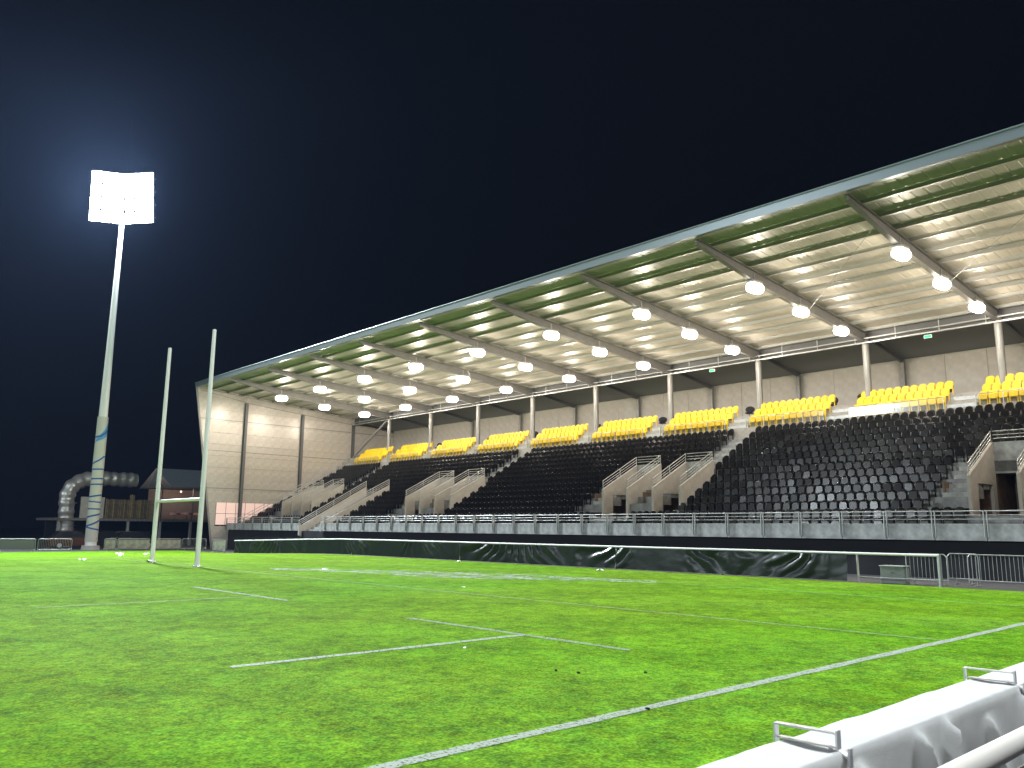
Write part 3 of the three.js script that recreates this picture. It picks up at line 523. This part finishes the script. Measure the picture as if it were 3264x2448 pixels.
  const wires = []; for (let z = -1; z < 6.4; z += 0.012) wires.push(bx(-0.0018, 0.0018, 0.62, 0.985, z, z + 0.0032)); for (const y of [0.66, 0.78, 0.9, 0.985]) wires.push(bx(-0.003, 0.003, y, y + 0.006, -6.4, 6.4));
  const wm = mesh('wire_mesh', wires, M.galv, s); wm.userData.kind = 'stuff';
}
struct('walkway', bx(3.93, 30, -0.028, -0.004, -13, 120), M.asphalt, 'asphalt spectator walkway behind the near barrier');

// ---------------------------------------------------------------- litter and clods on the grass
{
  const paper = mat({ color: col(0.82, 0.83, 0.82), roughness: 0.6, side: THREE.DoubleSide }), soil = mat({ color: col(0.035, 0.026, 0.014), roughness: 0.95 });
  [[-40.35, 2.3, 0.34], [-57.6, -4.9, 0.5], [-47.8, -1.9, 0.3], [-51.7, -4.7, 0.45], [-25.9, -3.2, 0.22], [-14.1, -1.1, 0.17], [-18.6, -12.5, 0.3], [-4.3, 6.9, 0.07], [-36.6, 0.25, 0.4], [-29.5, -13.4, 0.25]].forEach(([x, z, s], k) => {
    const g = new THREE.PlaneGeometry(s, s * 0.62, 5, 3).rotateX(-Math.PI / 2), p = g.attributes.position; for (let i = 0; i < p.count; i++) p.setY(i, 0.012 + s * 0.35 * hash(i, k, 4)); g.computeVertexNormals();
    const where = ['on the grass out from the goal posts', 'on the far grass before the tan barriers', 'on the grass behind the goal line left of the posts', 'on the far grass close to the goal posts', 'on the faint goal line past the posts', 'between the goal line and the white painted band', 'on the grass strip before the plastic sheeting', 'beside the five metre dash', 'at the foot of the farther goal post', 'at the foot of the sheeting below the stand'][k];
    const o = mesh('paper_scrap', g, paper); o.position.set(x, gy(x) + 0.01, z); o.rotation.y = rr(0, 3); tag(o, `crumpled white paper scrap ${where}`, 'litter', 'paper scraps on the grass');
  });
  [[-2.13, 7.18], [-1.83, 7.08], [-1.29, 6.42], [0.05, 8.1]].forEach(([x, z], k) => {
    const g = new THREE.IcosahedronGeometry(0.016, 1), p = g.attributes.position; for (let i = 0; i < p.count; i++) { const f = 0.6 + 0.8 * vn(p.getX(i) * 90 + 3, p.getZ(i) * 90 + p.getY(i) * 70, 0, k); p.setXYZ(i, p.getX(i) * f * 1.7, p.getY(i) * f * 0.8, p.getZ(i) * f); } g.computeVertexNormals();
    const o = mesh('soil_clod', g, soil); o.position.set(x, 0.014, z); tag(o, ['dark soil clod of a close pair, the one farther from the touchline', 'dark soil clod of a close pair, the one closer to the touchline', 'lone small dark clod of soil between the five metre dash and the touchline', 'small dark clod of soil on the white touchline'][k], 'clod', 'soil clods on the near grass');
  });
}

// ---------------------------------------------------------------- background beyond the far fence
{
  const gb = gy(-80) - 0.03;
  const deckT = thing('terrace_platform', 'raised dark terrace platform behind the far fence', 'terrace', [-92, gb, -20]);
  mesh('slab', bx(-6, 1, 2.75, 3.02, 11.5, -24), mat({ color: col(0.22, 0.21, 0.19), roughness: 0.7, map: nB }), deckT);
  mesh('under_wall', bx(-3, -2.6, 0, 2.75, 11.3, -24), M.black, deckT);
  for (let z = 11; z > -24; z -= 3.5) mesh('support_post', bx(0.5, 0.75, 0, 2.75, z, z - 0.25), M.concrete, deckT);
  mesh('low_wall', bx(0.1, 0.3, 3.02, 5.3, 8.8, 6.4), M.beige, deckT);
  const woods = [0, 1, 2].map((k) => mat({ color: col(0.34 - 0.09 * k, 0.24 - 0.06 * k, 0.10 - 0.02 * k), roughness: 0.7, map: nB }));
  const fence = thing('wooden_slat_fence', 'upright yellowish wooden slat fence on the terrace beside the mast', 'fence', [-91.3, gb + 3.02, -13.6]);
  for (let k = 0; k < 30; k++) mesh('slat', bx(-0.012, 0.012, 0.02, (k > 12 && k < 16 ? 2.6 : 2.05) + 0.1 * rnd(), -k * 0.19, -k * 0.19 - 0.15), woods[Math.floor(rnd() * 3)], fence);
  mesh('slat_rail', bx(-0.05, -0.014, 0.4, 0.5, 0, -5.7), woods[2], fence); mesh('slat_rail', bx(-0.05, -0.014, 1.6, 1.7, 0, -5.7), woods[2], fence);
  const tent = thing('marquee', 'marquee with pale blue grey sloping roof behind the goal posts', 'marquee', [-92, gb + 3.02, -19.8]);
  const roofM = mat({ color: col(0.50, 0.56, 0.62), roughness: 0.55, map: nA });
  for (const s of [1, -1]) mesh('roof_cover', (() => { const g = bx(-2.75, 2.75, -0.02, 0.02, 0, -22); g.rotateZ(-s * 0.42); return g.translate(-2.6 + s * 2.5, 4.85, 0); })(), roofM, tent);
  mesh('gable_cloth', new THREE.ExtrudeGeometry(new THREE.Shape([V(-5, 3.7, 0), V(-0.2, 3.7, 0), V(-2.6, 5.85, 0)]), { depth: 0.04, bevelEnabled: false }).translate(0, 0, -0.1), M.darkRoof, tent);
  mesh('back_wall', bx(-4.8, -4.7, 0, 3.6, -0.1, -22), mat({ color: col(0.24, 0.20, 0.18), roughness: 0.7, map: nA }), tent);
  for (let z = 0; z > -22; z -= 3.6) mesh('tent_leg', bx(-0.16, -0.06, 0, 3.62, z - 0.05, z - 0.15), M.darkSteel, tent);
  const tl = thing('unseen_marquee_lamp', 'small warm unseen lamp under the marquee roof, placed to light the terrace', 'lamp', [-93.4, gb + 6.3, -22.5]);  // unseen source, placed to light the slat fence, tables and duct
  mesh('bulb', new THREE.SphereGeometry(0.12, 12, 8), mat({ color: col(0.9, 0.8, 0.7), emissive: col(1, 0.72, 0.55), emissiveIntensity: 2 }), tl); mesh('cord', tube([0, 0.1, 0], [0, 0.5, 0], 0.012, 6), M.black, tl);
  const pl = new THREE.PointLight(new THREE.Color().setRGB(1, 0.68, 0.5), 16, 0, 2); pl.castShadow = true; pl.shadow.radius = 6; tl.add(pl);
  [-21.2, -22.6, -24].forEach((z, k) => { const t = thing('cafe_table', `small round table with pale red cloth on the terrace, ${['before the end of the tent', 'between two other tables', 'toward the grandstand'][k]}`, 'table', [-91.4, gb + 3.02, z], 0, 'tables on the terrace'); mesh('cloth', new THREE.LatheGeometry([[0, 0.78], [0.5, 0.78], [0.53, 0.75], [0.57, 0.5]].map(([r, y]) => new THREE.Vector2(r, y)), 18), mat({ color: col(0.5, 0.24, 0.2), roughness: 0.7, side: THREE.DoubleSide }), t); mesh('stem', tube([0, 0, 0], [0, 0.77, 0], 0.04, 8), M.darkSteel, t); mesh('foot', new THREE.CylinderGeometry(0.25, 0.27, 0.03, 14).translate(0, 0.015, 0), M.darkSteel, t); });
  const duct = thing('silver_duct', 'large crinkled silver air duct bending down onto the terrace', 'duct', [-92, gb, -10]);
  class P extends THREE.Curve { getPoint(t) { const q = [[0, 1.6, 0], [0, 5.9, 0], [-0.1, 6.75, -0.7], [-0.2, 7.25, -1.9], [-0.6, 7.35, -7]], i = new THREE.CatmullRomCurve3(q.map((a) => V(...a)), false, 'centripetal'); return i.getPoint(t); } }
  const dg = new THREE.TubeGeometry(new P(), 90, 0.78, 20, false), dp = dg.attributes.position, dn = dg.attributes.normal;
  for (let i = 0; i < dp.count; i++) { const r = Math.floor(i / 21), w = 0.05 * Math.sin(r * 0.9) + 0.09 * (vn(r * 0.3, (i % 21 % 20) * 0.5, 0, 5) - 0.5); dp.setXYZ(i, dp.getX(i) + dn.getX(i) * w, dp.getY(i) + dn.getY(i) * w, dp.getZ(i) + dn.getZ(i) * w); } dg.computeVertexNormals();
  mesh('pipe', dg, mat({ color: col(0.46, 0.44, 0.42), metalness: 0.6, roughness: 0.38, side: THREE.DoubleSide }), duct);
  mesh('stand_foot', bx(-0.5, 0.5, 0, 1.7, -0.5, 0.5), M.concrete, duct);
  for (const [d, w] of [[2.2, 0.86], [4.6, 0.86]]) mesh('strap', new THREE.TorusGeometry(w, 0.04, 6, 24).rotateX(Q).translate(0, d, 0), M.galv, duct);
  function car(x, z, turn, paint, label) {
    const o = thing('parked_car', label, 'car', [x, gb, z], turn);
    const sh = (pts, d, b) => { const g = new THREE.ExtrudeGeometry(new THREE.Shape(pts.map(([a, y]) => new THREE.Vector2(a, y))), { depth: d, bevelEnabled: true, bevelSize: b, bevelThickness: b, bevelSegments: 2 }); return g.translate(0, 0, -d / 2); };
    mesh('body', sh([[-2.1, 0.32], [2.05, 0.32], [2.12, 0.62], [1.95, 0.86], [1.1, 1.0], [-1.85, 1.04], [-2.12, 0.8]], 1.66, 0.05), paint, o);
    mesh('cabin', sh([[-1.8, 1.05], [1.05, 1.02], [0.35, 1.58], [-1.35, 1.62]], 1.46, 0.05), mat({ color: col(0.02, 0.022, 0.025), roughness: 0.08 }), o);
    mesh('roof', rbx(-1.3, 0.3, 1.62, 1.69, -0.72, 0.72, 0.03, 2), paint, o);
    for (const a of [-1.3, 1.3]) for (const s of [-1, 1]) { const w = mesh('wheel', new THREE.CylinderGeometry(0.33, 0.33, 0.22, 20).rotateX(Q).translate(a, 0.33, s * 0.8), M.black, o); mesh('rim', new THREE.CylinderGeometry(0.2, 0.2, 0.03, 16).rotateX(Q).translate(a, 0.33, s * 0.915), M.galv, w); }
    for (const s of [-1, 1]) { mesh('headlight', rbx(2.06, 2.15, 0.62, 0.78, s * 0.55 - 0.18, s * 0.55 + 0.18, 0.02), M.white, o); mesh('door', bx(-0.9, 0.85, 0.45, 0.98, s * 0.872, s * 0.886), paint, o); }
  }
  car(-83, -8.4, Q, mat({ color: col(0.10, 0.04, 0.03), roughness: 0.22, metalness: 0.3 }), 'dark red car parked behind the fence beside the wrapped mast');
  car(-84, -14.4, Q + 0.1, mat({ color: col(0.05, 0.05, 0.055), roughness: 0.2, metalness: 0.4 }), 'dark grey car parked behind the fence left of the goal posts');
  // trees in the dark beyond the far corner
  const leafM = mat({ color: col(0.045, 0.07, 0.025), roughness: 0.9, side: THREE.DoubleSide }), bark = mat({ color: col(0.05, 0.04, 0.03), roughness: 0.95 });
  [[-128, 14, 10, 'dark leafy tree farthest from the mast beyond the fence'], [-124, 3, 9, 'dark leafy tree in the middle of the row beyond the fence'], [-131, -5, 11, 'dark leafy tree beside the silver duct'], [-140, 6, 13, 'tall dark tree standing behind the row beyond the fence']].forEach(([x, z, h, label]) => {
    const o = thing('leafy_tree', label, 'tree', [x, gb, z], 0, 'trees beyond the far fence');
    const limbs = [tube([0, 0, 0], [0.1, h * 0.5, 0.1], 0.22, 8, 0.13)], tips = [];
    for (let k = 0; k < 12; k++) { const a = k * 2.4, l = rr(0.2, 0.36) * h, e = [Math.cos(a) * l, h * rr(0.5, 0.92), Math.sin(a) * l]; limbs.push(tube([0.05, h * rr(0.22, 0.48), 0.05], e, 0.07, 6, 0.02)); tips.push(e); }
    mesh('trunk', limbs, bark, o);
    const lv = []; for (let k = 0; k < 2600; k++) { const e = tips[k % 12], g = new THREE.BufferGeometry(), s = rr(0.10, 0.22), c = V(e[0] + (rnd() + rnd() - 1) * h * 0.2, e[1] + (rnd() + rnd() - 1) * h * 0.16, e[2] + (rnd() + rnd() - 1) * h * 0.2), u = V(rr(-1, 1), rr(-1, 1), rr(-1, 1)).normalize().multiplyScalar(s), w = V(rr(-1, 1), rr(-1, 1), rr(-1, 1)).normalize().multiplyScalar(s * 0.6); g.setAttribute('position', new THREE.Float32BufferAttribute([...c.clone().sub(u).toArray(), ...c.clone().add(w).toArray(), ...c.clone().add(u).toArray(), ...c.clone().sub(u).toArray(), ...c.clone().add(u).toArray(), ...c.clone().sub(w).toArray()], 3)); g.computeVertexNormals(); lv.push(g); }
    mesh('crown', lv, leafM, o);
  });
}

renderer.render(scene, camera);
